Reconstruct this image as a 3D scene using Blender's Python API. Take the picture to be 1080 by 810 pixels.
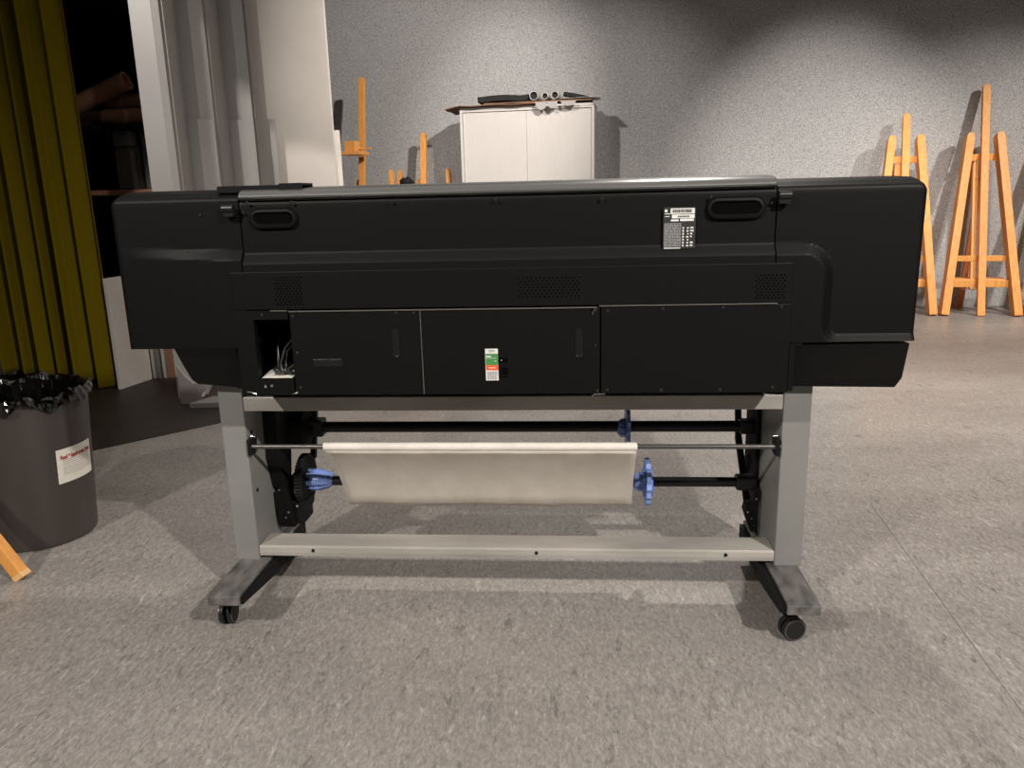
import bpy, bmesh, math, random
from mathutils import Vector, Matrix
from math import sin, cos, pi, radians, sqrt, atan2, hypot
random.seed(7)
for o in list(bpy.data.objects): bpy.data.objects.remove(o)
S = bpy.context.scene
COL = S.collection
# ------------------------------------------------------------------ camera
F = 830.0; TILT = radians(13.6); ROLL = radians(1.45); YAW = radians(4.65); CH = 1.045
fw = Vector((-sin(YAW)*cos(TILT), cos(YAW)*cos(TILT), -sin(TILT)))
rt = Vector((cos(YAW), sin(YAW), 0)); up = rt.cross(fw)
r_ = rt*cos(ROLL) - up*sin(ROLL); u_ = rt*sin(ROLL) + up*cos(ROLL)
cam = bpy.data.cameras.new('camera'); co = bpy.data.objects.new('camera', cam); COL.objects.link(co)
cam.sensor_width = 36; cam.lens = F/1080*36; cam.clip_start = 0.02; cam.clip_end = 60
M = Matrix((( r_.x, u_.x, -fw.x, 0), (r_.y, u_.y, -fw.y, 0), (r_.z, u_.z, -fw.z, CH), (0, 0, 0, 1)))
co.matrix_world = M
S.camera = co
# ------------------------------------------------------------------ light and exposure
S.view_settings.view_transform = 'Standard'; S.view_settings.look = 'None'
S.view_settings.gamma = 1.0; S.view_settings.use_curve_mapping = False
S.view_settings.exposure = 0.12
w = bpy.data.worlds.new('world'); S.world = w; w.use_nodes = True
w.node_tree.nodes['Background'].inputs[0].default_value = (1, .93, .86, 1)
w.node_tree.nodes['Background'].inputs[1].default_value = 0.02
WARM = (1, .93, .86)
def spot(name, loc, target, power, size=70, blend=.6, rad=.06, col=WARM):
    l = bpy.data.lights.new(name, 'SPOT'); l.energy = power; l.spot_size = radians(size); l.spot_blend = blend
    l.shadow_soft_size = rad; l.color = col
    o = bpy.data.objects.new(name, l); COL.objects.link(o); o.location = loc
    o.rotation_euler = (Vector(target)-Vector(loc)).to_track_quat('-Z', 'Y').to_euler()
    return o
def area(name, loc, target, power, sx, sy, col=WARM):
    l = bpy.data.lights.new(name, 'AREA'); l.energy = power; l.shape = 'RECTANGLE'; l.size = sx; l.size_y = sy; l.color = col
    o = bpy.data.objects.new(name, l); COL.objects.link(o); o.location = loc
    o.rotation_euler = (Vector(target)-Vector(loc)).to_track_quat('-Z', 'Y').to_euler()
spot('ceiling_spot_front_left', (-2.3, -1.3, 3.1), (-0.2, 1.6, 0.3), 420, 66, 1)
spot('ceiling_spot_front_right', (2.1, -1.1, 3.1), (0.6, 1.9, 0.2), 620, 75, .8)
spot('ceiling_spot_easels_right', (4.6, 4.2, 3.1), (3.1, 7.0, 0.5), 430, 52, .9)
spot('ceiling_spot_easels_left', (1.5, 4.0, 3.1), (2.1, 7.2, 1.15), 470, 42, 1)
spot('ceiling_spot_cabinet_right', (0.9, 3.8, 3.1), (-1.8, 7.6, 1.5), 620, 55, .8)
spot('ceiling_spot_cabinet_left', (-1.45, 3.9, 3.1), (-0.1, 7.5, 1.2), 260, 50, .7)
spot('ceiling_spot_boards', (-1.95, 3.1, 3.1), (-1.98, 5.6, 0.0), 150, 35, .12)
spot('ceiling_spot_behind', (0.6, 4.2, 3.1), (0.3, 3.2, 0), 200, 100, .8)
spot('fill_spot_right', (3.4, 2.6, 3.1), (2.7, 4.6, 0), 520, 85, 1)  # added fill that brightens the far right floor, not a known ceiling lamp
area('ceiling_glow', (0.8, 2.2, 3.15), (0.8, 2.2, 0), 45, 6, 5)

# ------------------------------------------------------------------ materials
def mat(name, col, rough=.6, metal=0, spec=.5, col2=None, scale=20, detail=3, bump=0, bscale=None, mix=(.35, .65), aniso=None, coat=0, two=True):
    m = bpy.data.materials.new(name); m.use_nodes = True; nt = m.node_tree; b = nt.nodes['Principled BSDF']
    b.inputs['Base Color'].default_value = (*col, 1); b.inputs['Roughness'].default_value = rough
    b.inputs['Metallic'].default_value = metal; b.inputs['Specular IOR Level'].default_value = spec
    b.inputs['Coat Weight'].default_value = coat
    tc = nt.nodes.new('ShaderNodeTexCoord'); mp = nt.nodes.new('ShaderNodeMapping')
    nt.links.new(tc.outputs['Object'], mp.inputs['Vector'])
    if aniso: mp.inputs['Scale'].default_value = aniso
    n = nt.nodes.new('ShaderNodeTexNoise'); n.inputs['Scale'].default_value = scale; n.inputs['Detail'].default_value = detail
    nt.links.new(mp.outputs[0], n.inputs['Vector'])
    if col2 is None: col2 = tuple(c*.9 for c in col)
    r = nt.nodes.new('ShaderNodeValToRGB'); r.color_ramp.elements[0].position = mix[0]; r.color_ramp.elements[1].position = mix[1]
    r.color_ramp.elements[0].color = (*col2, 1); r.color_ramp.elements[1].color = (*col, 1)
    nt.links.new(n.outputs['Fac'], r.inputs[0]); nt.links.new(r.outputs[0], b.inputs['Base Color'])
    if bump:
        n2 = nt.nodes.new('ShaderNodeTexNoise'); n2.inputs['Scale'].default_value = bscale or scale*3; n2.inputs['Detail'].default_value = 3
        nt.links.new(tc.outputs['Object'], n2.inputs['Vector'])
        bp = nt.nodes.new('ShaderNodeBump'); bp.inputs['Strength'].default_value = bump; bp.inputs['Distance'].default_value = .002
        nt.links.new(n2.outputs['Fac'], bp.inputs['Height']); nt.links.new(bp.outputs[0], b.inputs['Normal'])
    return m
MT = {}
MT['black'] = mat('black_textured_plastic', (.0042, .0042, .0041), .5, spec=.17, scale=4, bump=.12, bscale=900)
MT['band'] = mat('satin_black_plastic', (.010, .010, .010), .36, spec=.45, scale=4)
MT['panel'] = mat('black_painted_steel', (.0044, .0043, .0041), .5, spec=.17, scale=3, bump=.08, bscale=900)
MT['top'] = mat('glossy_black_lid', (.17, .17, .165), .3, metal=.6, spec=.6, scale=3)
MT['edge'] = mat('bare_steel_edge', (.55, .53, .5), .3, metal=.9)
MT['rubber'] = mat('black_rubber', (.01, .01, .01), .5, spec=.4)
MT['dark'] = mat('matt_black_plastic', (.006, .006, .006), .7, spec=.2)
MT['void'] = mat('black_cavity', (.002, .002, .002), .9, spec=.05)
MT['grey'] = mat('grey_painted_steel', (.245, .245, .235), .42, spec=.4, scale=6, col2=(.22, .22, .21), bump=.05, bscale=600)
MT['greyfoot'] = mat('scuffed_grey_foot_metal', (.20, .19, .18), .42, spec=.5, scale=34, detail=7, col2=(.055, .054, .052), aniso=(1, .35, 1), mix=(.3, .7))
MT['alu'] = mat('dusty_grey_beam', (.46, .435, .40), .34, spec=.5, scale=9, detail=6, col2=(.31, .295, .27), aniso=(.3, 1, 1))
MT['rod'] = mat('dull_steel_rod', (.12, .115, .11), .35, metal=.6)
MT['blue'] = mat('periwinkle_blue_plastic', (.22, .33, .72), .38, scale=10, col2=(.19, .29, .66))
MT['paper'] = mat('off_white_paper', (.78, .73, .66), .75, spec=.2, scale=14, detail=5, col2=(.68, .63, .56), aniso=(1, 1, .25), mix=(.3, .7), bump=.25, bscale=60)
MT['tube'] = mat('white_card_tube', (.82, .78, .72), .6)
MT['white'] = mat('white_label', (.8, .8, .78), .5)
MT['ink'] = mat('dark_ink', (.02, .02, .02), .7)
MT['greyink'] = mat('grey_ink', (.3, .3, .3), .7)
MT['greyink2'] = mat('worn_floor_seam', (.19, .175, .16), .6)
MT['red'] = mat('red_ink', (.36, .03, .03), .6)
MT['green'] = mat('green_label', (.07, .27, .07), .5)
MT['orange'] = mat('orange_label', (.85, .12, .03), .5)
MT['cream'] = mat('cream_label', (.8, .76, .68), .5, scale=60, col2=(.74, .72, .64))
MT['screw'] = mat('screw_head', (.03, .03, .03), .25, metal=.4, spec=.8)
MT['bolt'] = mat('bright_bolt', (.6, .6, .6), .25, metal=1)
MT['wood'] = mat('orange_beech_wood', (.86, .43, .125), .45, spec=.35, scale=9, detail=6, col2=(.72, .30, .07), aniso=(6, 6, .6), mix=(.3, .75))
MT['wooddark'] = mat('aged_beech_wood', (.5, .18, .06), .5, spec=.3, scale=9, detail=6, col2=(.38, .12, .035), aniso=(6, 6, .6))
MT['woodend'] = mat('pale_end_grain', (.85, .52, .22), .6, scale=60)
MT['cabwhite'] = mat('white_cabinet_paint', (.58, .55, .525), .5, scale=3, col2=(.56, .53, .505))
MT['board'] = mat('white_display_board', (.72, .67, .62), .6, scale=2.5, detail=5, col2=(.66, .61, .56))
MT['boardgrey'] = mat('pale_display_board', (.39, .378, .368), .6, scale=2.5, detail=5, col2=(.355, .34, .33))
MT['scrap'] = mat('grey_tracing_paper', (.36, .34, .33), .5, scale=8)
MT['boardside'] = mat('grey_board_and_painted_shade', (.30, .275, .26), .6, scale=2.5, detail=5, col2=(.26, .24, .225))  # display board darkened to stand for shade on receding facets; also plain grey pieces
MT['card'] = mat('brown_cardboard', (.42, .21, .13), .8, scale=8, col2=(.32, .16, .09))
MT['kraft'] = mat('kraft_paper', (.25, .13, .07), .8, scale=12, col2=(.15, .08, .05))
MT['bag'] = mat('black_bin_liner', (.0015, .0015, .0015), .09, spec=.7, bump=.0)
MT['bin'] = mat('dark_grey_bin_plastic', (.062, .053, .048), .42, spec=.5, scale=5, col2=(.056, .048, .044), bump=.08, bscale=300)
MT['storedark'] = mat('dark_storage_wall', (.006, .005, .005), .9, spec=.1)
MT['greypanel'] = mat('dark_grey_panel', (.12, .11, .10), .7)
MT['clothblack'] = mat('black_cloth', (.008, .008, .008), .8)
# curtain
def curtain_mat():
    m = mat('olive_green_velvet', (.185, .135, .003), .85, spec=.1, scale=220, detail=2, col2=(.155, .115, .002), bump=.2, bscale=700)
    b = m.node_tree.nodes['Principled BSDF']; b.inputs['Sheen Weight'].default_value = .0
    return m
MT['curtain'] = curtain_mat()
# floor: mottled marbled linoleum
def floor_mat():
    m = bpy.data.materials.new('marbled_grey_linoleum'); m.use_nodes = True; nt = m.node_tree; N = nt.nodes; L = nt.links
    b = N['Principled BSDF']; tc = N.new('ShaderNodeTexCoord')
    def noise(scale, detail, sc=(1, 1, 1), rough=.5, dist=0, rot=0):
        mp = N.new('ShaderNodeMapping'); mp.inputs['Scale'].default_value = sc; mp.inputs['Rotation'].default_value = (0, 0, rot); L.new(tc.outputs['Object'], mp.inputs[0])
        n = N.new('ShaderNodeTexNoise'); n.inputs['Scale'].default_value = scale; n.inputs['Detail'].default_value = detail
        n.inputs['Roughness'].default_value = rough; n.inputs['Distortion'].default_value = dist; L.new(mp.outputs[0], n.inputs['Vector']); return n
    def ramp(n, p0, c0, p1, c1):
        r = N.new('ShaderNodeValToRGB'); r.color_ramp.elements[0].position = p0; r.color_ramp.elements[1].position = p1
        r.color_ramp.elements[0].color = (*c0, 1); r.color_ramp.elements[1].color = (*c1, 1); L.new(n.outputs['Fac'], r.inputs[0]); return r
    def mixc(kind, fac, a, c):
        x = N.new('ShaderNodeMix'); x.data_type = 'RGBA'; x.blend_type = kind; x.inputs[0].default_value = fac
        L.new(a.outputs[0], x.inputs[6]); L.new(c.outputs[0], x.inputs[7])
        class O: pass
        o = O(); o.outputs = [x.outputs[2]]; return o
    base = ramp(noise(95, 10, (1, .45, 1), .7, .3, .6), .34, (.25, .233, .218), .66, (.42, .40, .378))
    big = ramp(noise(1.7, 6, (.5, 1.2, 1), .65), .3, (.76, .75, .745), .7, (1.08, 1.07, 1.06))
    fine = ramp(noise(190, 6, (1, .4, 1), .8, 0, .6), .36, (.62, .62, .62), .64, (1.22, 1.21, 1.2))
    c = mixc('MULTIPLY', 1, base, big); c = mixc('MULTIPLY', .8, c, fine)
    fleck = ramp(noise(55, 8, (1, .25, 1), .85, .6, .6), .55, (0, 0, 0), .66, (.24, .235, .225)); c = mixc('ADD', .8, c, fleck)
    dk = ramp(noise(34, 7, (1, .3, 1), .85, 1.0, .5), .36, (.45, .44, .43), .45, (1, 1, 1)); c = mixc('MULTIPLY', .8, c, dk)
    L.new(c.outputs[0], b.inputs['Base Color'])
    rr = N.new('ShaderNodeMapRange'); L.new(noise(5, 5).outputs['Fac'], rr.inputs[0]); rr.inputs[3].default_value = .3; rr.inputs[4].default_value = .5
    L.new(rr.outputs[0], b.inputs['Roughness']); b.inputs['Specular IOR Level'].default_value = .45
    bp = N.new('ShaderNodeBump'); bp.inputs['Strength'].default_value = .1; bp.inputs['Distance'].default_value = .002
    L.new(noise(120, 4).outputs['Fac'], bp.inputs['Height']); L.new(bp.outputs[0], b.inputs['Normal'])
    return m
MT['floor'] = floor_mat()
MT['blackfloor'] = mat('black_floor_covering', (.032, .026, .023), .5, spec=.4, scale=5, detail=6, col2=(.022, .018, .016), bump=.05, bscale=200)
# felt wall: heathered grey needle felt
def felt_mat():
    m = mat('grey_needle_felt', (.56, .553, .545), .95, spec=.1, scale=125, detail=7, col2=(.25, .25, .255), mix=(.34, .66), bump=.4, bscale=250)
    return m
MT['felt'] = felt_mat()
MT['plaster'] = mat('off_white_plaster', (.6, .58, .55), .8, scale=5)
MT['ceiling'] = mat('grey_ceiling_paint', (.06, .058, .055), .8, scale=5)

# ------------------------------------------------------------------ helpers
def box(bm, x0, x1, y0, y1, z0, z1):
    v = [bm.verts.new(p) for p in ((x0,y0,z0),(x1,y0,z0),(x1,y1,z0),(x0,y1,z0),(x0,y0,z1),(x1,y0,z1),(x1,y1,z1),(x0,y1,z1))]
    for f in ((0,3,2,1),(4,5,6,7),(0,1,5,4),(1,2,6,5),(2,3,7,6),(3,0,4,7)): bm.faces.new([v[i] for i in f])
def beam(bm, a, b, wx, wy, side=None, tip=0):
    """rectangular bar from a to b; wx wide across 'side', wy deep"""
    a = Vector(a); b = Vector(b); d = (b-a).normalized()
    s = Vector(side or (1, 0, 0)); s = (s - d*s.dot(d)).normalized(); t = d.cross(s)
    rings = [(a, 1), (b, 1)]
    if tip: rings = [(a, 1), (b - d*tip, 1), (b - d*tip*.35, .86), (b, .5)]
    R = []
    for p, k in rings:
        R.append([bm.verts.new(p + s*(wx/2*i*k) + t*(wy/2*j)) for i, j in ((-1,-1),(1,-1),(1,1),(-1,1))])
    for A, B in zip(R, R[1:]):
        for i in range(4): bm.faces.new((A[i], A[(i+1)%4], B[(i+1)%4], B[i]))
    bm.faces.new(R[0][::-1]); bm.faces.new(R[-1])
def tube(bm, pts, r, n=12, cap=True):
    pts = [Vector(p) for p in pts]; R = []
    for i, p in enumerate(pts):
        d = (pts[min(i+1, len(pts)-1)] - pts[max(i-1, 0)]).normalized()
        s = d.cross(Vector((0, 0, 1)));
        if s.length < .1: s = d.cross(Vector((1, 0, 0)))
        s.normalize(); t = s.cross(d)
        rr = r[i] if isinstance(r, (list, tuple)) else r
        R.append([bm.verts.new(p + s*cos(2*pi*k/n)*rr + t*sin(2*pi*k/n)*rr) for k in range(n)])
    for A, B in zip(R, R[1:]):
        for k in range(n): bm.faces.new((A[k], A[(k+1)%n], B[(k+1)%n], B[k]))
    if cap: bm.faces.new(R[0][::-1]); bm.faces.new(R[-1])
def hollow(bm, a, b, r, r2, n=24):
    """tube with open bore"""
    a = Vector(a); b = Vector(b); d = (b-a).normalized(); s = d.cross(Vector((0, 0, 1)));
    if s.length < .1: s = Vector((1, 0, 0))
    s.normalize(); t = s.cross(d); R = []
    for p, rr in ((a, r), (b, r), (b, r2), (a, r2)):
        R.append([bm.verts.new(p + s*cos(2*pi*k/n)*rr + t*sin(2*pi*k/n)*rr) for k in range(n)])
    for i in range(4):
        A, B = R[i], R[(i+1) % 4]
        for k in range(n): bm.faces.new((A[k], A[(k+1)%n], B[(k+1)%n], B[k]))
def prism_xz(bm, pts, y0, y1):
    a = [bm.verts.new((x, y0, z)) for x, z in pts]; b = [bm.verts.new((x, y1, z)) for x, z in pts]; n = len(pts)
    bm.faces.new(a); bm.faces.new(b[::-1])
    for i in range(n): bm.faces.new((a[i], b[i], b[(i+1)%n], a[(i+1)%n]))
def prism_yz(bm, pts, x0, x1):
    a = [bm.verts.new((x0, y, z)) for y, z in pts]; b = [bm.verts.new((x1, y, z)) for y, z in pts]; n = len(pts)
    bm.faces.new(a); bm.faces.new(b[::-1])
    for i in range(n): bm.faces.new((a[i], b[i], b[(i+1)%n], a[(i+1)%n]))
def prism_xy(bm, pts, z0, z1):
    a = [bm.verts.new((x, y, z0)) for x, y in pts]; b = [bm.verts.new((x, y, z1)) for x, y in pts]; n = len(pts)
    bm.faces.new(a[::-1]); bm.faces.new(b)
    for i in range(n): bm.faces.new((a[i], a[(i+1)%n], b[(i+1)%n], b[i]))
def root_of(o):
    while o.parent: o = o.parent
    return o
def obj(name, bm, m, parent=None, bevel=0, smooth=False, seg=2, label=None, abs_=True):
    me = bpy.data.meshes.new(name)
    if parent is not None and abs_:
        off = root_of(parent).location
        for v in bm.verts: v.co -= off
    bmesh.ops.recalc_face_normals(bm, faces=bm.faces)
    bm.to_mesh(me); bm.free()
    o = bpy.data.objects.new(name, me); COL.objects.link(o); o.parent = parent
    me.materials.append(MT[m])
    if smooth:
        for p in me.polygons: p.use_smooth = True
        try: me.set_sharp_from_angle(angle=radians(11 if 'cover' in name else 38))
        except Exception: pass
    if bevel:
        b = o.modifiers.new('bevel', 'BEVEL'); b.width = bevel; b.segments = seg; b.limit_method = 'ANGLE'; b.angle_limit = radians(35)
    if label: o['label'] = label
    return o
def thing(name, label, cat, loc=(0, 0, 0), rotz=0, group=None):
    o = bpy.data.objects.new(name, None); COL.objects.link(o); o.empty_display_size = .05
    o.location = loc; o.rotation_euler = (0, 0, rotz); o['label'] = label; o['category'] = cat
    if group: o['group'] = group
    return o
def tag(o, label, cat, group=None):
    o['label'] = label; o['category'] = cat
    if group: o['group'] = group
    return o
def struct(name, bm, m, bevel=0):
    o = obj(name, bm, m, None, bevel); o['kind'] = 'structure'; return o
NB = bmesh.new
def mk(name, m, parent, fn, *a, **k):
    kw = {q: k.pop(q) for q in ('bevel', 'smooth', 'seg', 'label', 'abs_') if q in k}
    bm = NB(); fn(bm, *a, **k); return obj(name, bm, m, parent, **kw)

# ------------------------------------------------------------------ the setting
WA = radians(9); WU = Vector((cos(WA), -sin(WA), 0)); WN = Vector((-sin(WA), -cos(WA), 0)); W0 = Vector((3.05, 7.1, 0))
def wl(u, off, z=0): return W0 + WU*u + WN*off + Vector((0, 0, z))
bm = NB(); prism_xy(bm, [(-8, -4), (7.5, -4), (7.5, 9.2), (-8, 9.2)], -.1, 0); struct('floor', bm, 'floor')
bm = NB(); prism_xy(bm, [(-3.42, 1.64), (-1.42, 3.863), (-2.3, 4.6), (-2.3, 8.2), (-7.9, 8.2), (-7.9, 1.64)], 0.0005, .003); struct('trim_1', bm, 'blackfloor')
bm = NB(); prism_xy(bm, [(.86, 1.0), (.918, 1.70), (.978, 2.4), (.99, 2.56), (.992, 2.56), (.9795, 2.4), (.9195, 1.70), (.8615, 1.0)], .0004, .001); struct('trim_3', bm, 'greyink2')
bm = NB(); a = wl(-9.2, 0); b = wl(4.6, 0); c = wl(4.6, -.15); d = wl(-9.2, -.15)
prism_xy(bm, [(a.x, a.y), (b.x, b.y), (c.x, c.y), (d.x, d.y)], 0, 3.3); struct('wall_back', bm, 'felt')
bm = NB(); box(bm, 7.5, 7.65, -4, 9.2, 0, 3.3); struct('wall_right', bm, 'plaster')
bm = NB(); box(bm, -8.15, -8, -4, 9.2, 0, 3.3); struct('wall_left', bm, 'plaster')
bm = NB(); box(bm, -8, 7.5, -4.15, -4, 0, 3.3); struct('wall_front', bm, 'plaster')
bm = NB(); box(bm, -8, 7.5, -4, 9.2, 3.3, 3.4); struct('ceiling', bm, 'ceiling')
bm = NB(); box(bm, -7.9, -2.6, 6.0, 6.1, 0, 3.25); struct('wall_storage', bm, 'storedark')
bm = NB(); box(bm, -7.9, -2.3, 4.4, 6.0, 2.35, 2.42); struct('trim_2', bm, 'storedark')

# ------------------------------------------------------------------ large format printer
P = thing('large_format_printer', 'large black wide-format printer on grey castored stand, seen from the back', 'printer', (-.16, 2.0, 0))
YB = 1.74
TOPB = [(.0, 0), (.012, .005), (.04, .010), (.12, .013), (.36, .010), (.50, -.01), (.60, -.06), (.64, -.14)]
def cover(bm, x0, x1, z0, z1, step=.005, recess=None, round_r=.016, rc=(False, False), lip=(False, False), back=True, rdepth=.016, grow=TOPB):
    """rear skin with shallow relief, rolled edges, and rounded top corners; rc = round (left, right)"""
    nx = max(2, int((x1-x0)/step)); nz = max(2, int((z1-z0)/step)); G = []
    for j in range(nz+1):
        row = []
        for i in range(nx+1):
            x = x0+(x1-x0)*i/nx; z = z0+(z1-z0)*j/nz
            R = .022
            # round outline corner
            for side, cx, sg in ((0, x0+R, -1), (1, x1-R, 1)):
                if rc[side]:
                    u = (x-cx)*sg; v = z-(z1-R)
                    if u > 0 and v > 0:
                        l = hypot(u, v)
                        m_ = max(u, v)
                        if l > 0: x = cx+sg*u/l*m_; z = z1-R+v/l*m_
            y = YB + (recess(x, z)*rdepth if recess else 0)
            def ro(d): return round_r-sqrt(max(0, round_r**2-max(0, round_r-d)**2))
            dt = z1-z
            dd = [dt]
            if rc[0]: dd.append(x-x0)
            if rc[1]: dd.append(x1-x)
            if (rc[0] and x < x0+R and z > z1-R): dd.append(R-hypot(x-x0-R, z-z1+R))
            if (rc[1] and x > x1-R and z > z1-R): dd.append(R-hypot(x-x1+R, z-z1+R))
            y += ro(max(0, min(dd)))
            row.append(bm.verts.new((x, y, z)))
        G.append(row)
    for j in range(nz):
        for i in range(nx): bm.faces.new((G[j][i], G[j][i+1], G[j+1][i+1], G[j+1][i]))
    if back:
        loop = [G[0][i] for i in range(nx+1)] + [G[j][nx] for j in range(1, nz+1)] + [G[nz][i] for i in range(nx-1, -1, -1)] + [G[j][0] for j in range(nz-1, 0, -1)]
        prev = loop
        for dy, dz in grow:
            cur = []
            for v in loop:
                k = max(0, min(1, (v.co.z-(z1-.022))/.010))
                zz = v.co.z + dz*k
                if dz < -.005: zz = min(v.co.z, z1+dz) if v.co.z > z1+dz else v.co.z
                cur.append(bm.verts.new((v.co.x, max(v.co.y, YB+.012)+dy+.004, max(z0, zz))))
            n = len(loop)
            for i in range(n): bm.faces.new((prev[i], prev[(i+1)%n], cur[(i+1)%n], cur[i]))
            prev = cur
        bm.faces.new(prev)
def sst(t): return max(0, min(1, t))
def rec_mid(x, z): return sst((z-.904)/.022)
def rec_left(x, z): return sst((z-.913-.012*sst((-.76-x)/.3))/.022)*max(0, min(1, (x+1.03)/.27))
def rec_right(x, z):
    a = z-.904
    u = x-.537; v = z-.704; r = .045
    b = r-hypot(max(r-u, 0), max(r-v, 0)) if (u < r and v < r) else min(u, v)
    # smooth union keeps the outer corner round
    R = .045
    ka, kb = a, b
    if ka > -R and kb > -R and ka < .03 and kb < .03: s = hypot(max(ka+R, 0), max(kb+R, 0))-R
    else: s = max(ka, kb)
    return sst(s/.022)
# centre rear cover with two grab handles
mk('rear_cover', 'black', P, cover, -.745, .431, .886, 1.048, .0042, rec_mid, smooth=True, label='upper rear cover with a raised band across')
mk('vent_cover', 'black', P, lambda bm: prism_xz(bm, [(-.778, .801), (.470, .801), (.470, .8865), (-.778, .8865)], YB-.0015, YB+.1), bevel=.0015)
# end covers
mk('end_cover', 'black', P, cover, -1.043, -.748, .712, 1.058, .0045, rec_left, rc=(True, False), smooth=True, label='left end cover')
mk('end_cover', 'black', P, cover, .434, .745, .712, 1.050, .004, rec_right, rc=(False, True), smooth=True, label='right end cover with curved embossed band')
def skirt(bm, pts, y1=YB+.55):
    """skirt whose face rakes back towards its lower edge; points are (x, y, z) of the face"""
    a = [bm.verts.new(p) for p in pts]; b = [bm.verts.new((p[0], y1, p[2])) for p in pts]; n = len(pts)
    bm.faces.new(a); bm.faces.new(b[::-1])
    for i in range(n): bm.faces.new((a[i], b[i], b[(i+1)%n], a[(i+1)%n]))
mk('end_skirt', 'black', P, skirt, [(-.940, 1.752, .7125), (-.943, 1.79, .664), (-.940, 1.82, .619), (-.933, 1.835, .604), (-.832, 1.843, .592), (-.786, 1.752, .7125)], bevel=.004)
mk('end_skirt_flange', 'black', P, skirt, [(-.784, 1.742, .886), (-.789, 1.752, .7125), (-.836, 1.845, .590), (-.778, 1.845, .590), (-.776, 1.742, .60), (-.776, 1.742, .886)], YB+.3)
mk('end_skirt', 'black', P, skirt, [(.4745, 1.752, .706), (.733, 1.752, .706), (.755, 1.83, .610), (.745, 1.84, .584), (.500, 1.84, .588)], bevel=.004)
mk('end_skirt_flange', 'black', P, skirt, [(.473, 1.743, .886), (.500, 1.743, .886), (.500, 1.743, .706), (.473, 1.743, .706)], YB+.3)
mk('end_skirt_flange', 'black', P, skirt, [(.473, 1.740, .706), (.484, 1.742, .706), (.484, 1.742, .602), (.473, 1.740, .602)], YB+.1)
# main chassis behind the skins
def chassis(bm):
    prism_yz(bm, [(YB+.03, .80), (YB+.03, 1.02), (YB+.12, 1.045), (YB+.5, 1.0), (YB+.58, .85), (YB+.58, .6), (YB+.2, .597), (YB+.2, .80)], -.775, .47)
    box(bm, -.632, .47, YB+.02, YB+.21, .600, .81)
mk('chassis', 'void', P, chassis)
# top lid with rolled highlight
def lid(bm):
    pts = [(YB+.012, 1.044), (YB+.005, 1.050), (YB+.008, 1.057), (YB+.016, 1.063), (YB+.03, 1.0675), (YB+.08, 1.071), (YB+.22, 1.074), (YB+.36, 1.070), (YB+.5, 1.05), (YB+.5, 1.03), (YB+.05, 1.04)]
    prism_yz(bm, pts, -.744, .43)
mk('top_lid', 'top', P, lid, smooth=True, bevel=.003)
# lower steel panels
G1 = YB-.002
def frame_panel(bm):
    x0, x1, z0, z1 = -.776, -.651, .600, .7985
    a0, a1, b0, b1 = -.733, -.6515, .640, .778
    box(bm, x0, a0, G1, G1+.02, z0, z1); box(bm, a0, x1, G1, G1+.02, z0, b0); box(bm, a0, x1, G1, G1+.02, b1, z1)
mk('socket_panel', 'panel', P, frame_panel, label='panel with an open cable bay')
def cavity(bm):
    x0, x1, z0, z1 = -.775, -.634, .602, .80; y0, y1 = G1+.02, YB+.2
    box(bm, x0, x0+.004, y0, y1, z0, z1); box(bm, x1-.004, x1, y0, y1, z0, z1); box(bm, x0, x1, y1-.004, y1, z0, z1); box(bm, x0, x1, y0, y1, z0, z0+.004); box(bm, x0, x1, y0, y1, z1-.004, z1)
mk('cable_bay', 'void', P, cavity)
mk('bay_tray', 'cream', P, lambda bm: prism_yz(bm, [(G1+.005, .6405), (G1+.12, .652), (G1+.12, .650), (G1+.005, .6385)], -.728, -.655), label='bright metal tray in the cable bay')
cab = [[(-.70, 1.83, .76), (-.705, 1.80, .70), (-.70, 1.78, .66), (-.68, 1.77, .645)],
       [(-.662, 1.81, .73), (-.682, 1.785, .70), (-.690, 1.77, .67), (-.686, 1.762, .65)],
       [(-.656, 1.80, .715), (-.675, 1.78, .695), (-.678, 1.765, .662), (-.660, 1.757, .648)],
       [(-.655, 1.78, .67), (-.668, 1.765, .658), (-.690, 1.757, .650)],
       [(-.655, 1.77, .662), (-.672, 1.757, .652), (-.70, 1.754, .649)]]
for i, c in enumerate(cab):
    mk('cable', 'band' if i != 3 else 'bolt', P, lambda bm: tube(bm, c, .0035 if i != 3 else .002, 8), smooth=True)
def panel(x0, x1, z0=.600, z1=.7945, dy=0, m='panel', name='access_panel', label=None):
    return mk(name, m, P, lambda bm: box(bm, x0, x1, G1-dy, G1+.02, z0, z1), bevel=.0012, label=label)
pa = panel(-.6475, -.3455, label='left access panel with a finger slot')
pb = panel(-.3435, .0575, label='middle access panel with coloured sticker')
pc = panel(.0605, .4715, z1=.7975, label='right access panel edged with screws')
def strip(name, a, b, m, wz=.0022, par=P, y=G1-.003, dy=.003):
    def f(bm):
        (x0, z0), (x1, z1) = a, b
        d = Vector((x1-x0, 0, z1-z0)).normalized(); n = Vector((-d.z, 0, d.x))*wz/2
        prism_xz(bm, [(x0-n.x, z0-n.z), (x1-n.x, z1-n.z), (x1+n.x, z1+n.z), (x0+n.x, z0+n.z)], y, y+dy)
    return mk(name, m, par, f)
strip('panel_edge', (-.69, .7985), (-.651, .7985), 'edge', .0025)
strip('panel_edge', (-.6475, .7965), (.052, .7965), 'edge', .0028)
strip('panel_edge', (.056, .7995), (.44, .7995), 'edge', .0025)
strip('panel_edge', (-.3445, .7935), (-.3445, .601), 'edge', .0018)
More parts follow.
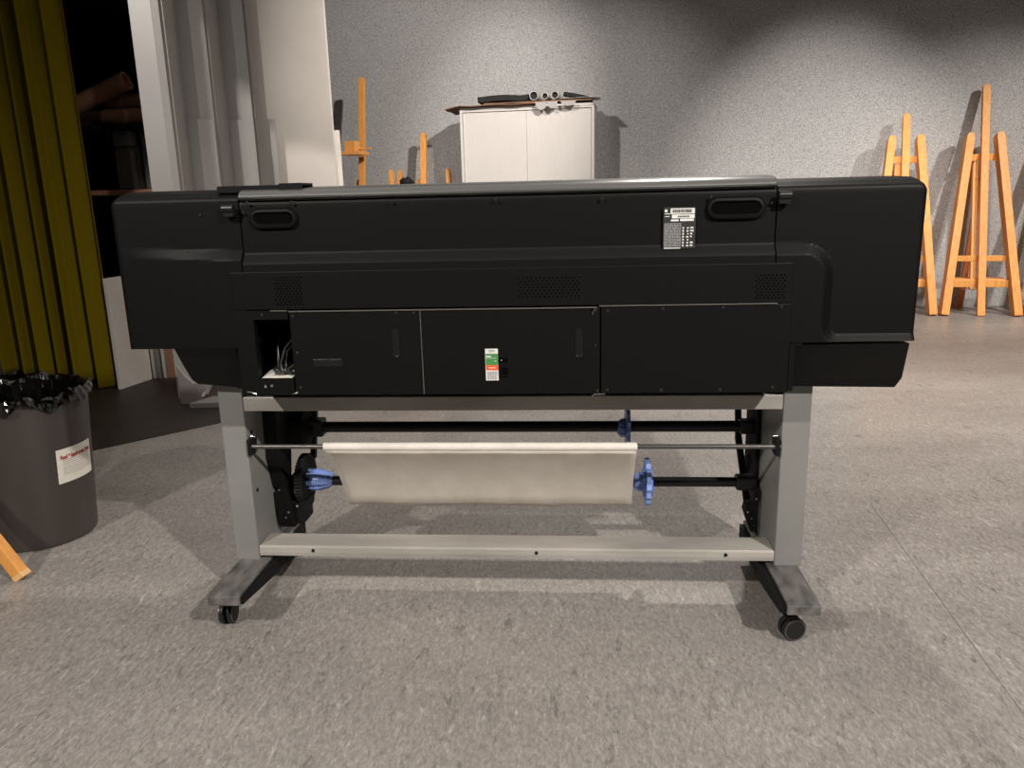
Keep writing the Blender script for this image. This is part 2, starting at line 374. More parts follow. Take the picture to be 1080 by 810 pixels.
def slot_bump(par, x, z0, z1, r=.008):
    pts = []
    for k in range(13): t = pi*k/12; pts.append((x+r*cos(t), z1-r+r*sin(t)))
    for k in range(13): t = pi+pi*k/12; pts.append((x+r*cos(t), z0+r+r*sin(t)))
    mk('finger_slot', 'dark', par, lambda bm: prism_xz(bm, pts, G1-.0012, G1+.001))
    def crescent(bm):
        q = [(x+r*cos(pi+pi*k/12), z0+r+r*sin(pi+pi*k/12)) for k in range(13)]
        tube(bm, [(a, G1-.001, b) for a, b in q], .0012, 8)
    mk('slot_lip', 'band', par, crescent, smooth=True)
slot_bump(pa, -.404, .690, .755); slot_bump(pb, .012, .686, .750)
mk('plate', 'band', pa, lambda bm: box(bm, -.600, -.531, G1-.0015, G1, .668, .685), bevel=.0008)
def screw_at(x, z, par=P, m='screw', y=None, r=.0036):
    y = (G1 if y is None else y)
    mk('screw', m, par, lambda bm: (tube(bm, [(x, y+.001, z), (x, y-.0012, z), (x, y-.0025, z)], [r, r, r*.6], 12)), smooth=True)
for x, z in ((-.765, .795-.02), (-.660, .78)): pass
for x, z in ((-.712, .789),): screw_at(x, z)
for x, z in ((-.640, .785), (-.637, .700), (-.636, .617)): screw_at(x, z, pa)
for x, z in ((.045, .786), (.048, .710), (.052, .606), (-.36, .789), (-.40, .789)): screw_at(x, z, pb)
for x, z in ((.075, .787), (.195, .790), (.325, .791), (.45, .791), (.075, .607), (.195, .607), (.325, .607), (.44, .612)): screw_at(x, z, pc)
for x in (-.723, -.622, -.399, -.168, .062, .293): screw_at(x, 1.036-.012*(x+.72)/1.0+.003, y=YB+.006)
for x, z in ((-.742, .903), (-.735, 1.018), (.424, .898), (.42, 1.012), (-.955, .93), (-.87, .932), (-.835, 1.015)): screw_at(x, z, y=YB+.0085, r=.003)
for x in (.042, .05):
    pass
mk('catch', 'bolt', pb, lambda bm: (box(bm, .040, .050, G1-.004, G1, .789, .794), box(bm, .040, .0435, G1-.004, G1, .780, .794)))
mk('catch', 'bolt', pb, lambda bm: (box(bm, .040, .070, G1-.004, G1, .5975, .6005), box(bm, .040, .0435, G1-.004, G1, .5935, .6005)))
mk('catch', 'bolt', P, lambda bm: tube(bm, [(-.764, G1-.002, .609), (-.750, G1-.006, .608), (-.742, G1-.002, .603)], .002, 8))
mk('catch', 'bolt', P, lambda bm: tube(bm, [(-.655, G1-.003, .604), (-.648, G1-.006, .605), (-.643, G1-.003, .607)], .002, 8))
# grab handles
def grab(cx, cz, L, h, dy=.0105):
    y = YB+dy
    def ring(bm):
        pts = []; n = 16; r = h/2
        for k in range(n+1): t = -pi/2+pi*k/n; pts.append((cx+L/2-r+r*cos(t), cz+r*sin(t)))
        for k in range(n+1): t = pi/2+pi*k/n; pts.append((cx-L/2+r+r*cos(t), cz+r*sin(t)))
        prof = [(.0, .0), (.0015, -.005), (-.005, -.006), (-.008, .003), (-.008, .001)]
        R = []
        m = len(pts)
        for i, (x, z) in enumerate(pts):
            ax = cx + max(-(L/2-r), min(L/2-r, x-cx)); nx_, nz_ = x-ax, z-cz; l = hypot(nx_, nz_); nx_ /= l; nz_ /= l
            R.append([bm.verts.new((x+nx_*q, y+d, z+nz_*q)) for q, d in [(.007, .002), (.003, -.005), (-.002, -.006), (-.006, -.002), (-.007, .004)]])
        for i in range(m):
            A, B = R[i], R[(i+1)%m]
            for k in range(4): bm.faces.new((A[k], A[k+1], B[k+1], B[k]))
    g = mk('grab_handle', 'black', P, ring, smooth=True)
    def well(bm):
        pts = []; n = 12; r = h/2-.004; LL = L-.008
        for k in range(n+1): t = -pi/2+pi*k/n; pts.append((cx+LL/2-r+r*cos(t), cz+r*sin(t)))
        for k in range(n+1): t = pi/2+pi*k/n; pts.append((cx-LL/2+r+r*cos(t), cz+r*sin(t)))
        prism_xz(bm, pts, y-.0012, y+.006)
    mk('handle_well', 'void', g, well)
grab(-.668, 1.0035, .098, .034); grab(.346, 1.003, .112, .036)
# hinge bosses at seams between end covers and rear cover
for sx, sz in ((-.764, 1.024), (.444, 1.024)):
    mk('hinge_boss', 'band', P, lambda bm: (tube(bm, [(sx-.013, YB-.004, sz+.004), (sx+.013, YB-.004, sz+.004)], .0085, 14), box(bm, sx-.012, sx+.012, YB-.006, YB+.012, sz-.014, sz)), smooth=True, bevel=.001)
# vents: staggered slots
def vents(x0, x1, z0, z1, skip=None, pitch=.0085):
    def f(bm):
        j = 0; z = z0
        while z < z1:
            x = x0 + (pitch/2 if j % 2 else 0)
            while x < x1:
                if not (skip and skip(x, z)):
                    r = .0021
                    prism_xz(bm, [(x+r*cos(k*pi/3), z+r*sin(k*pi/3)) for k in range(6)], YB-.0022, YB-.001)
                x += pitch
            z += pitch*.72; j += 1
    mk('vent_holes', 'void', P, f)
vents(-.674, -.612, .812, .874); vents(-.121, .012, .822, .866, pitch=.0095); vents(.394, .456, .812, .864)
# control panel and clutter seen from behind on top of the lid
mk('control_panel', 'dark', P, lambda bm: (box(bm, -.80, -.602, YB+.03, YB+.10, 1.061, 1.077), box(bm, -.655, -.602, YB+.025, YB+.105, 1.062, 1.080)), bevel=.002)
# stand
def post(name, x0, x1, ya=1.87, yb=2.16, z0=.112, z1=.604):
    return mk(name, 'grey', P, lambda bm: box(bm, x0, x1, ya, yb, z0, z1), bevel=.003)
pL = post('stand_post', -.902, -.838, yb=2.15); pR = post('stand_post', .501, .568, yb=2.22)
for p_, bx, zz in ((pL, -.8375, .30), (pL, -.8375, .46), (pR, .5005, .42)):
    mk('screw', 'dark', p_, lambda bm: tube(bm, [(bx, 1.90, zz), (bx+(.002 if bx < 0 else -.002), 1.90, zz)], .005, 10))
def foot(x0, x1):
    def f(bm):
        pts = [(1.672, .088), (1.672, .112), (1.69, .1155), (2.145, .1155), (2.16, .112), (2.16, .088), (2.09, .070), (1.86, .070)]
        prism_yz(bm, pts, x0, x1)
    return mk('stand_foot', 'greyfoot', P, f, bevel=.003, label='scuffed dark grey foot')
fL = foot(-.892, -.812); fR = foot(.484, .560)
mk('foot_web', 'dark', fL, lambda bm: prism_yz(bm, [(1.68, .09), (1.68, .108), (2.14, .108), (2.14, .065), (1.9, .06)], -.812, -.806))
mk('foot_web', 'dark', fR, lambda bm: prism_yz(bm, [(1.68, .09), (1.68, .108), (2.14, .108), (2.14, .065), (1.9, .06)], .470, .484))
def caster(par, x, y, ang):
    c = cos(ang); s = sin(ang)
    c_ = mk('caster', 'dark', par, lambda bm: (tube(bm, [(x, y, .088), (x, y, .062)], .014, 14), beam(bm, (x, y, .066), (x+.012*c, y+.012*s, .034), .030, .012, side=(-s, c, 0))), bevel=.002)
    for sg in (-1, 1):
        q = Vector((-s, c, 0))*sg; ctr = Vector((x, y, .0285)) + Vector((c, s, 0))*.012
        mk('wheel', 'rubber', c_, lambda bm: tube(bm, [ctr+q*.004, ctr+q*.006, ctr+q*.0145, ctr+q*.0165], [.026, .0285, .0285, .024], 28), smooth=True)
        mk('wheel_rim', 'rod', c_, lambda bm: hollow(bm, ctr+q*.0150, ctr+q*.0172, .0265, .0235, 28), smooth=True)
caster(fL, -.880, 1.738, radians(93)); caster(fR, .500, 1.722, radians(14))
caster(fL, -.852, 2.115, radians(75)); caster(fR, .528, 2.115, radians(100))
# rails
mk('support_rail', 'alu', P, lambda bm: box(bm, -.838, .501, 1.872, 1.925, .523, .560), bevel=.0025)
mk('rail_gusset', 'dark', P, lambda bm: box(bm, -.79, .47, 1.93, 2.2, .57, .599))
def lower_beam(bm):
    prism_yz(bm, [(1.871, .135), (1.871, .149), (1.876, .153), (1.952, .153), (1.957, .149), (1.957, .125), (1.949, .125), (1.949, .147), (1.879, .147), (1.879, .125), (1.873, .125)], -.836, .500)
lb = mk('stand_crossbeam', 'alu', P, lower_beam, label='long pale dusty crossbeam near the floor')
for x in (-.69, -.10, .38): mk('screw', 'dark', lb, lambda bm: tube(bm, [(x, 1.871, .142), (x, 1.868, .142)], .0042, 10))
# rod at mid height
rod = mk('paper_rod', 'rod', P, lambda bm: tube(bm, [(-.836, 1.87, .430), (.500, 1.87, .430)], .006, 16), smooth=True)
for x, s in ((-.836, 1), (.498, -1)):
    mk('rod_bracket', 'dark', P, lambda bm: (box(bm, min(x, x+s*.012), max(x, x+s*.012), 1.862, 1.90, .408, .450)), bevel=.002)
    for z in (.415, .452): mk('bolt', 'bolt', P, lambda bm: tube(bm, [(x+s*.000, 1.885, z), (x+s*.014, 1.885, z)], .003, 10), smooth=True)
# side plates that carry the spindles
mk('spindle_bracket', 'dark', P, lambda bm: prism_yz(bm, [(1.985, .60), (2.10, .60), (2.09, .44), (2.06, .30), (2.03, .235), (2.00, .27), (1.975, .36)], -.838, -.80), bevel=.003)
mk('spindle_bracket', 'dark', P, lambda bm: prism_yz(bm, [(2.07, .58), (2.20, .58), (2.20, .26), (2.07, .20)], .488, .5005), bevel=.003)
YS1 = 2.12; YS2 = 2.06; Z1 = .407; Z2 = .2665
# upper spindle
def sp(name, y, z, x0, x1, r, lab):
    return mk(name, 'rubber', P, lambda bm: tube(bm, [(x0, y, z), (x1, y, z)], r, 20), smooth=True, label=lab)
s1 = sp('spindle', YS1, Z1, -.80, .492, .0155, 'upper black spindle'); s2 = sp('spindle', YS2, Z2, -.80, .492, .0135, 'lower black spindle')
for par, y, z, x0, x1, r in ((s1, YS1, Z1, -.80, -.715, .024), (s1, YS1, Z1, .452, .49, .019), (s2, YS2, Z2, -.80, -.775, .022), (s2, YS2, Z2, .436, .49, .019)):
    mk('spindle_end', 'rubber', par, lambda bm: (box(bm, x0, x1, y-r, y+r, z-r, z+r)), bevel=.005)
def gear(bm, x0, x1, y, z, r, teeth=40, cut=.004):
    n = teeth*2; A = []; B = []
    for k in range(n):
        q = r if k % 2 == 0 else r-cut; t = 2*pi*k/n
        A.append((y+q*cos(t), z+q*sin(t)))
    prism_yz(bm, A, x0, x1)
mk('drive_gear', 'dark', s2, lambda bm: (gear(bm, -.772, -.752, YS2, Z2+.006, .072, 44), tube(bm, [(-.79, YS2, Z2), (-.745, YS2, Z2)], .03, 20)), label='black toothed drive wheel')
mk('drive_gear', 'dark', s1, lambda bm: tube(bm, [(-.818, YS1, Z1), (-.812, YS1, Z1), (-.765, YS1, Z1), (-.755, YS1, Z1), (-.725, YS1, Z1)], [.055, .062, .058, .032, .018], 24), smooth=True, label='black upper drive wheel')
def hub(par, y, z, xa, xb, r=.026, flange=None, taper=1):
    def f(bm):
        n = 8; prof = [(0, 1), (.55, 1), (.85, .75), (1, .5)]
        tube(bm, [(xa+(xb-xa)*t, y, z) for t, k in prof], [r*k*.86 for t, k in prof], 20)
        for q in range(n):
            t = 2*pi*q/n; c, s = cos(t), sin(t)
            R = []
            for tt, k in prof:
                x = xa+(xb-xa)*tt
                R.append([bm.verts.new((x, y+rr*c*k-w_*s, z+rr*s*k+w_*c)) for rr, w_ in ((r*.7, -.0065), (r, -.0065), (r, .0065), (r*.7, .0065))])
            for A, B in zip(R, R[1:]):
                for i in range(4): bm.faces.new((A[i], A[(i+1)%4], B[(i+1)%4], B[i]))
            bm.faces.new(R[0][::-1]); bm.faces.new(R[-1])
    h = mk('hub', 'blue', par, f, bevel=.0012, label='blue plastic roll hub')
    if flange:
        x0, x1, R = flange
        def g(bm):
            gear(bm, x0, x1, y, z, R, 16, .006); tube(bm, [(x0-.006, y, z), (x1+.006, y, z)], R*.62, 24)
        mk('hub_flange', 'blue', h, g, bevel=.0012)
hub(s2, YS2, Z2+.003, -.764, -.682, .031)
hub(s2, YS2, Z2, .196, .158, .026, flange=(.192, .205, .066))
hub(s1, YS1, Z1-.004, .146, .118, .026, flange=None)
mk('hub', 'blue', s1, lambda bm: gear(bm, .142, .152, YS1, Z1+.003, .066, 16, .005), bevel=.001, label='blue round flange on the upper spindle')
# slanted belt guides and motor brackets
mk('belt_guide', 'dark', P, lambda bm: beam(bm, (-.738, 2.16, .60), (-.770, 2.16, .30), .014, .02))
mk('belt_guide', 'dark', P, lambda bm: (beam(bm, (.450, 2.17, .60), (.462, 2.17, .36), .015, .02), beam(bm, (.462, 2.17, .36), (.500, 2.17, .13), .017, .02)))
mb_ = mk('motor_bracket', 'dark', P, lambda bm: (prism_xz(bm, [(-.838, .250), (-.812, .275), (-.800, .262), (-.790, .215), (-.782, .150), (-.830, .150)], 2.00, 2.05),
                                      prism_xz(bm, [(-.790, .225), (-.772, .215), (-.765, .226), (-.745, .226), (-.745, .205), (-.752, .190), (-.752, .165), (-.762, .155), (-.79, .155)], 2.01, 2.07),
                                      beam(bm, (-.775, 2.04, .26), (-.775, 2.04, .215), .02, .02)), bevel=.002, label='black motor bracket')
for x, z in ((-.818, .262), (-.772, .213), (-.797, .196), (-.806, .180)):
    mk('bolt', 'bolt', mb_, lambda bm: tube(bm, [(x, 2.0, z), (x, 1.996 if x < -.79 else 2.004, z)], .0032, 10), smooth=True)
mb2 = mk('motor_bracket', 'dark', P, lambda bm: (prism_xz(bm, [(.460, .215), (.455, .195), (.474, .138), (.492, .135), (.492, .262), (.478, .258), (.476, .215)], 2.02, 2.06)), bevel=.002)
for x, z in ((.484, .235), (.463, .197), (.474, .178), (.482, .158)):
    mk('bolt', 'bolt', mb2, lambda bm: tube(bm, [(x, 2.02, z), (x, 2.016, z)], .0026, 10), smooth=True)
# rating label: white and grey marks on a black field
lab = mk('rating_label', 'ink', P, lambda bm: box(bm, .1935, .262, YB+.0085, YB+.0105, .920, 1.008))
rnd = random.Random(3)
def lab_marks(bm):
    y0, y1 = YB+.0078, YB+.0086
    box(bm, .2085, .2595, y0, y1, .994, 1.0055); box(bm, .2115, .2595, y0, y1, .9845, .9925)
    tube(bm, [(.199, y1, 1.0005), (.199, y0, 1.0005)], .0032, 16)
    box(bm, .1965, .2075, y0, y1, .9935, .9952); box(bm, .1965, .2065, y0, y1, .9880, .9895)
    box(bm, .2095, .2255, y0, y1, .9785, .9822); box(bm, .229, .258, y0, y1, .9785, .9835)
    box(bm, .1955, .231, y0, y1, .9205, .9225)
    for k in range(7):
        z = .925+k*.0062
        box(bm, .2345, .2375, y0, y1, z, z+.0038); box(bm, .2425+rnd.random()*.003, .2475, y0, y1, z, z+.003)
        if k != 2: box(bm, .251, .2545+rnd.random()*.004, y0, y1, z+.0005, z+.0036)
mk('label_marks', 'white', lab, lab_marks)
def lab_text(bm):
    y0, y1 = YB+.0080, YB+.0086
    for k in range(17):
        z = .9245+k*.0030; x = .1955
        while x < .231:
            l = .003+rnd.random()*.008; box(bm, x, min(.2315, x+l), y0, y1, z, z+.0019); x += l+.0012
mk('label_text', 'greyink', lab, lab_text)
def barcode(bm):
    x = .213
    while x < .254:
        wd = .0004+rnd.random()*.0009; box(bm, x, x+wd, YB+.0072, YB+.0079, .9965, 1.0035); x += wd+.0004+rnd.random()*.0008
    for k in range(6): box(bm, .224+k*.0042, .227+k*.0042, YB+.0072, YB+.0079, .9868, .990)
mk('barcode', 'ink', lab, barcode)
# coloured sticker and sockets on the middle panel
st = mk('sticker', 'white', pb, lambda bm: box(bm, -.2005, -.1715, G1-.001, G1+.001, .632, .7055), label='white, green and orange sticker')
mk('sticker_band', 'green', st, lambda bm: box(bm, -.1995, -.1717, G1-.0015, G1-.001, .668, .694))
mk('sticker_band', 'orange', st, lambda bm: box(bm, -.1995, -.1717, G1-.0015, G1-.001, .656, .6675))
def st_marks(bm):
    y0, y1 = G1-.002, G1-.0015
    for k in range(8):
        z = .635+k*.0024; x = -.197
        while x < -.175: l = .002+rnd.random()*.004; box(bm, x, x+l, y0, y1, z, z+.0010); x += l+.0016
    for z in (.699, .7018): box(bm, -.193, -.179, y0, y1, z, z+.001)
mk('sticker_text', 'greyink', st, st_marks)
for q in ((-.199, -.187, .6865, .6895), (-.199, -.175, .6835, .6842), (-.181, -.175, .6765, .6775), (-.194, -.177, .661, .6625)):
    mk('sticker_line', 'white', st, lambda bm: box(bm, q[0], q[1], G1-.002, G1-.0015, q[2], q[3]))
mk('power_switch', 'void', pb, lambda bm: box(bm, -.1680, -.1505, G1-.002, G1+.001, .674, .684), bevel=.0008)
mk('power_socket', 'void', pb, lambda bm: box(bm, -.1660, -.1500, G1-.002, G1+.001, .640, .661), bevel=.0008)
mk('switch_dot', 'white', pb, lambda bm: tube(bm, [(-.1635, G1-.002, .679), (-.1635, G1-.003, .679)], .0011, 8))
mk('socket_rim', 'band', pb, lambda bm: (box(bm, -.1645, -.1515, G1-.0028, G1-.002, .643, .6442), box(bm, -.1645, -.1635, G1-.0028, G1-.002, .643, .658)))
def tri(bm):
    prism_xz(bm, [(-.7225, .6185), (-.7165, .6185), (-.7195, .625)], G1-.0006, G1); 
mk('warning_mark', 'greyink', P, tri)
mk('warning_mark', 'greyink', P, lambda bm: hollow(bm, (-.704, G1, .6225), (-.704, G1-.0007, .6225), .0028, .0018, 14))

# ------------------------------------------------------------------ paper on the take-up reel
tb = mk('cardboard_tube', 'tube', None, lambda bm: hollow(bm, (-.637, 1.87, .430), (.154, 1.87, .430), .0105, .0075, 24), smooth=True)
tag(tb, 'white cardboard tube sleeved over the thin grey rod under the printer', 'tube')
def sheet(bm):
    prof = [(1.862, .420), (1.875, .408), (1.905, .375), (1.94, .335), (1.972, .290), (1.995, .250), (2.010, .222), (2.030, .207), (2.055, .204), (2.085, .214)]
    n = 40; R = []
    for i, (y, z) in enumerate(prof):
        t = i/(len(prof)-1); row = []
        xa = -.632+.004*t; xb = .152+.002*t
        for k in range(n+1):
            x = xa+(xb-xa)*k/n
            row.append(bm.verts.new((x, y+.0025*sin(k*.9+i*.6)*sin(pi*t), z+.0018*sin(k*.37+1)*t)))
        R.append(row)
    for A, B in zip(R, R[1:]):
        for k in range(n): bm.faces.new((A[k], A[k+1], B[k+1], B[k]))
sh = mk('paper_sheet', 'paper', None, sheet, smooth=True)
so = sh.modifiers.new('thick', 'SOLIDIFY'); so.thickness = .0008
tag(sh, 'creased off-white paper web hanging from the white tube to the lower reel', 'paper')
rl = thing('paper_roll', 'roll of off-white paper wound on the lower spindle behind the hanging sheet', 'paper roll', (-.23, YS2, Z2))
mk('winding', 'paper', rl, lambda bm: hollow(bm, (-.62, YS2+.0, Z2), (.150, YS2, Z2), .046, .026, 40), smooth=True)
mk('core', 'tube', rl, lambda bm: hollow(bm, (-.622, YS2, Z2), (.154, YS2, Z2), .026, .0235, 30), smooth=True)

# ------------------------------------------------------------------ waste bin
BX, BY = -1.742, 2.278; BH = .478; r0 = .160; r1 = .190
B = thing('waste_bin', 'dark grey round waste bin with black liner and white notice', 'bin', (BX, BY, 0))
def binshell(bm):
    n = 64; prof = [(0, .004), (r0-.012, 0), (r0-.003, .003), (r0, .010), (r0+(r1-r0)*.95, BH*.95), (r1, BH-.012), (r1+.004, BH-.008), (r1+.005, BH), (r1-.001, BH), (r1-.006, BH*.9), (r0-.006, .012), (0, .012)]
    R = []
    for rr, z in prof:
        R.append([bm.verts.new((BX+rr*cos(2*pi*k/n), BY+rr*sin(2*pi*k/n), z)) for k in range(n)] if rr > 0 else [bm.verts.new((BX, BY, z))])
    for A, C in zip(R, R[1:]):
        for k in range(n):
            if len(A) == 1: bm.faces.new((A[0], C[k], C[(k+1)%n]))
            elif len(C) == 1: bm.faces.new((A[k], A[(k+1)%n], C[0]))
            else: bm.faces.new((A[k], A[(k+1)%n], C[(k+1)%n], C[k]))
mk('bin_body', 'bin', B, binshell, smooth=True)
def liner(bm):
    n = 240; rg = random.Random(11)
    ph = [rg.random()*6.28 for _ in range(12)]
    prof = [(-.035, -.20, 0), (-.022, -.07, .5), (-.010, -.004, .6), (-.003, .008, 1), (.005, .012, 1), (.010, .006, 1), (.011, -.004, 1), (.012, -.012, 1), (.010, -.020, 1.2)]
    R = []
    for i, (dr, dz, am) in enumerate(prof):
        row = []
        for k in range(n):
            t = 2*pi*k/n
            f = .0022*sin(17*t+ph[0]+i*1.3)+.0016*sin(31*t+ph[1]-i*1.7)+.002*sin(7*t+ph[3])
            g = .006*sin(9*t+ph[4])+.004*sin(21*t+ph[5]+i*.8)+.004*sin(4*t+ph[6])
            hang = (.012*max(0, sin(3*t+1.9))+.006*sin(11*t+2))*max(0, i-6)/2
            rr = r1+dr+f*am*.9
            row.append(bm.verts.new((BX+rr*cos(t), BY+rr*sin(t), BH+dz+g*am-hang)))
        R.append(row)
    for A, C in zip(R, R[1:]):
        for k in range(n): bm.faces.new((A[k], A[(k+1)%n], C[(k+1)%n], C[k]))
ln = mk('bin_liner', 'bag', B, liner, label='crumpled glossy black bin liner')
so = ln.modifiers.new('thick', 'SOLIDIFY'); so.thickness = .0006
# notice wrapped on the bin (angles measured round the bin axis)
def on_bin(s, z, d=.0012):
    """s = metres round the wall from the notice centre"""
    rr = r0+(r1-r0)*z/BH+d; t = TA + s/rr
    return Vector((BX+rr*cos(t), BY+rr*sin(t), z))
TA = radians(-9)
def wrapquad(bm, s0, s1, z0, z1, d, slope=0, n=10):
    A = []
    for k in range(n+1):
        s = s0+(s1-s0)*k/n
        A.append((bm.verts.new(on_bin(s, z0+slope*s, d)), bm.verts.new(on_bin(s, z1+slope*s, d))))
    for a_, b_ in zip(A, A[1:]): bm.faces.new((a_[0], b_[0], b_[1], a_[1]))
NZ = .258
nt_ = mk('notice', 'cream', B, lambda bm: wrapquad(bm, -.070, .072, NZ-.056, NZ+.054, .0012, 0.0, 24), label='white notice with a red heading')
def noticelines(bm):
    rg = random.Random(5)
    for j in range(7):
        z = NZ-.030+j*.0068; s = -.052
        while s < .055:
            l = .004+rg.random()*.008; wrapquad(bm, s, min(s+l, .060), z, z+.0016, .0020, 0, 2); s += l+.002
mk('notice_text', 'greyink', nt_, noticelines)
mk('notice_text', 'red', nt_, lambda bm: wrapquad(bm, -.052, .060, NZ+.0170, NZ+.0178, .0020, 0, 14))
def heading():
    cu = bpy.data.curves.new('heading', 'FONT'); cu.body = 'Food & liquid waste, Paper'; cu.size = .0125; cu.align_x = 'CENTER'; cu.extrude = 0; cu.offset = .0008
    o = bpy.data.objects.new('heading', cu); COL.objects.link(o); dg = bpy.context.evaluated_depsgraph_get(); dg.update()
    me = bpy.data.meshes.new_from_object(o.evaluated_get(dg)); bpy.data.objects.remove(o)
    bm = NB(); bm.from_mesh(me)
    ws = [v.co.x for v in bm.verts]; half = max(ws) if ws else 1
    k = .062/half
    for v in bm.verts:
        p = on_bin(.002+v.co.x*k, NZ+.0215+v.co.y*1.35, .0022); v.co = p
    return bm
obj('notice_heading', heading(), 'red', nt_)

# ------------------------------------------------------------------ wooden easels
def bar(bm, a, b, wx, wy, tip=0): beam(bm, a, b, wx, wy, (1, 0, 0), tip)
def make_easel(loc, rotz, label, arm_h=1.42, mast_h=1.72, spread=.265, top=.105, bars=((1.235, .055), (.445, .045), (.250, .060)), wood='wood', tray=None, w_=.060, d_=.095, group=None, rear=.43, lean=.38, mw=.057, dz=0):
    T = thing('wooden_easel', label, 'easel', loc, rotz, group)
    def x_at(z): return spread+(top-spread)*z/arm_h
    def y_at(z): return lean*z/arm_h
    for s in (-1, 1):
        mk('leg', wood, T, lambda bm: bar(bm, (s*spread, 0, .0), (s*top, lean, arm_h), w_, d_, .04), abs_=False, bevel=.003)
    mk('mast', wood, T, lambda bm: (bar(bm, (0, -.02, .0), (0, lean*mast_h/arm_h-.02, mast_h), mw, .035, .03), bar(bm, (-.050, lean*.2/arm_h+.03, .20), (-.050, lean*1.2/arm_h+.03, 1.20), .045, .04, .02)), abs_=False, bevel=.003)
    for z, h in bars:
        x = x_at(z); y = y_at(z)
        mk('crossbar', wood, T, lambda bm: box(bm, -x-.01, x+.01, y-.012+.012, y+.020, z-h/2, z+h/2), abs_=False, bevel=.003)
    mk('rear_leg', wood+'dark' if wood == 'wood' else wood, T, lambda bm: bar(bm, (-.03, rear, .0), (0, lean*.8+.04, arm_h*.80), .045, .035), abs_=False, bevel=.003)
    mk('ledge', wood, T, lambda bm: box(bm, -.19, .19, .075, .22, .262, .285), abs_=False, bevel=.003, label='shallow wooden ledge')
    mk('hinge_plate', 'bolt', T, lambda bm: tube(bm, [(-.045, lean*.7-.02, 1.09), (-.045, lean*.7-.03, 1.09)], .007, 10), abs_=False)
    if tray:
        mk('canvas_tray', wood, T, lambda bm: (box(bm, -.07, .115, -.12, .10, tray-.02, tray+.01)), abs_=False, bevel=.003)
        mk('slider', wood, T, lambda bm: (box(bm, -.05, .05, -.06, .07, tray, tray+.10), box(bm, .04, .16, .02, .06, tray+.03, tray+.045)), abs_=False, bevel=.003)
    return T
RZ = -WA
make_easel(wl(.285, .53), RZ, 'tall orange wooden easel with its full frame in view, by the felt wall', mast_h=1.80)
make_easel(wl(-.30, .53), RZ, 'orange wooden easel mostly hidden behind the printer right end', mast_h=1.60, spread=.235)
make_easel(wl(.90, .53), RZ, 'wooden easel cut off by the right edge of the photo', mast_h=1.55)
make_easel(wl(-4.95, .72), RZ, 'wooden easel with a high mast and canvas tray, left of the white cabinet', arm_h=1.28, mast_h=2.10, spread=.36, top=.275, lean=.2, w_=.036, d_=.06, bars=((1.13, .04), (.3, .04)), tray=1.43)
make_easel(wl(-4.45, .46), RZ, 'wooden easel with a short blunt mast half in shadow beside the white cabinet', arm_h=1.28, mast_h=1.61, spread=.34, top=.235, lean=.2, w_=.036, d_=.06, bars=((1.13, .04), (.3, .04)), wood='wood')
# black cloth bundle hanging on the easel
def lump(bm):
    p = wl(-4.50, .60, 1.165)
    bmesh.ops.create_icosphere(bm, subdivisions=3, radius=.055)
    rg = random.Random(2)
    for v in bm.verts:
        n = v.co.normalized(); k = 1+.12*sin(n.x*9+n.z*7)+.1*sin(n.y*11-n.z*5)
        v.co = Vector((v.co.x*1.2*k, v.co.y*k, v.co.z*.8*k)) + p
tag(mk('cloth_bundle', 'clothblack', None, lump, smooth=True), 'small black bundle hung on the easel left of the cabinet', 'bundle')

# easel in the left foreground: only the lower end of one leg reaches into the frame
E1 = thing('studio_easel', 'orange wooden easel leg reaching in at the left beside the waste bin', 'easel', (-2.58, 2.0, 0))
for sg in (1, -1):
    foot_p = Vector((-2.58+.992*sg, 1.962, .004)); top_p = Vector((-2.58+.03*sg, 2.05, 1.45))
    lg = mk('leg', 'wood', E1, lambda bm: beam(bm, foot_p, top_p, .036, .036), bevel=.005)
    dd = (top_p-foot_p).normalized()
    mk('leg_tip', 'woodend', lg, lambda bm: beam(bm, foot_p-dd*.001, foot_p+dd*.018, .0365, .0365), bevel=.003, label='paler end of the leg')
mk('crossbar', 'wood', E1, lambda bm: box(bm, -2.58-.66, -2.58+.66, 2.0, 2.03, .46, .51), bevel=.003)
mk('mast', 'wood', E1, lambda bm: beam(bm, (-2.58, 2.06, .2), (-2.58, 2.09, 1.8), .06, .03, (1, 0, 0), .03), bevel=.004)
mk('rear_leg', 'wood', E1, lambda bm: beam(bm, (-2.58, 2.75, .004), (-2.58, 2.09, 1.4), .045, .035), bevel=.004)

# ------------------------------------------------------------------ white tambour cabinet with clutter on top
cx = (-3.985-2.822)/2; cw = 1.165; ch = 1.775; cd = .42
KZ = radians(-5)
K = thing('tambour_cabinet', 'white ribbed tambour cabinet against the grey felt wall', 'cabinet', wl(cx, .55), KZ)
def cabbody(bm):
    t = .022; h = cw/2
    box(bm, -h, -h+t, 0, cd, 0, ch); box(bm, h-t, h, 0, cd, 0, ch); box(bm, -h, h, 0, cd, ch-t, ch); box(bm, -h+t, h-t, .0, cd, .0, .06); box(bm, -h+t, h-t, cd-.01, cd, .06, ch-t)
mk('cabinet_body', 'cabwhite', K, cabbody, abs_=False, bevel=.002)
def slats(x0, x1):
    def f(bm):
        n = max(1, int((x1-x0)/.0165)); wd = (x1-x0)/n; pts = []
        for i in range(n):
            a_ = x0+i*wd; pts += [(a_+.0005, .022), (a_+.003, .0205), (a_+wd-.003, .0205), (a_+wd-.0005, .022)]
        pts += [(x1, .035), (x0, .035)]
        prism_xy(bm, pts, .065, ch-.036)
    return f
mk('tambour_door', 'cabwhite', K, slats(-cw/2+.024, -.0005), abs_=False); mk('tambour_door', 'cabwhite', K, slats(.0005, cw/2-.024), abs_=False)
mk('top_rail', 'cabwhite', K, lambda bm: box(bm, -cw/2+.022, cw/2-.022, .005, .04, ch-.036, ch-.022), abs_=False)
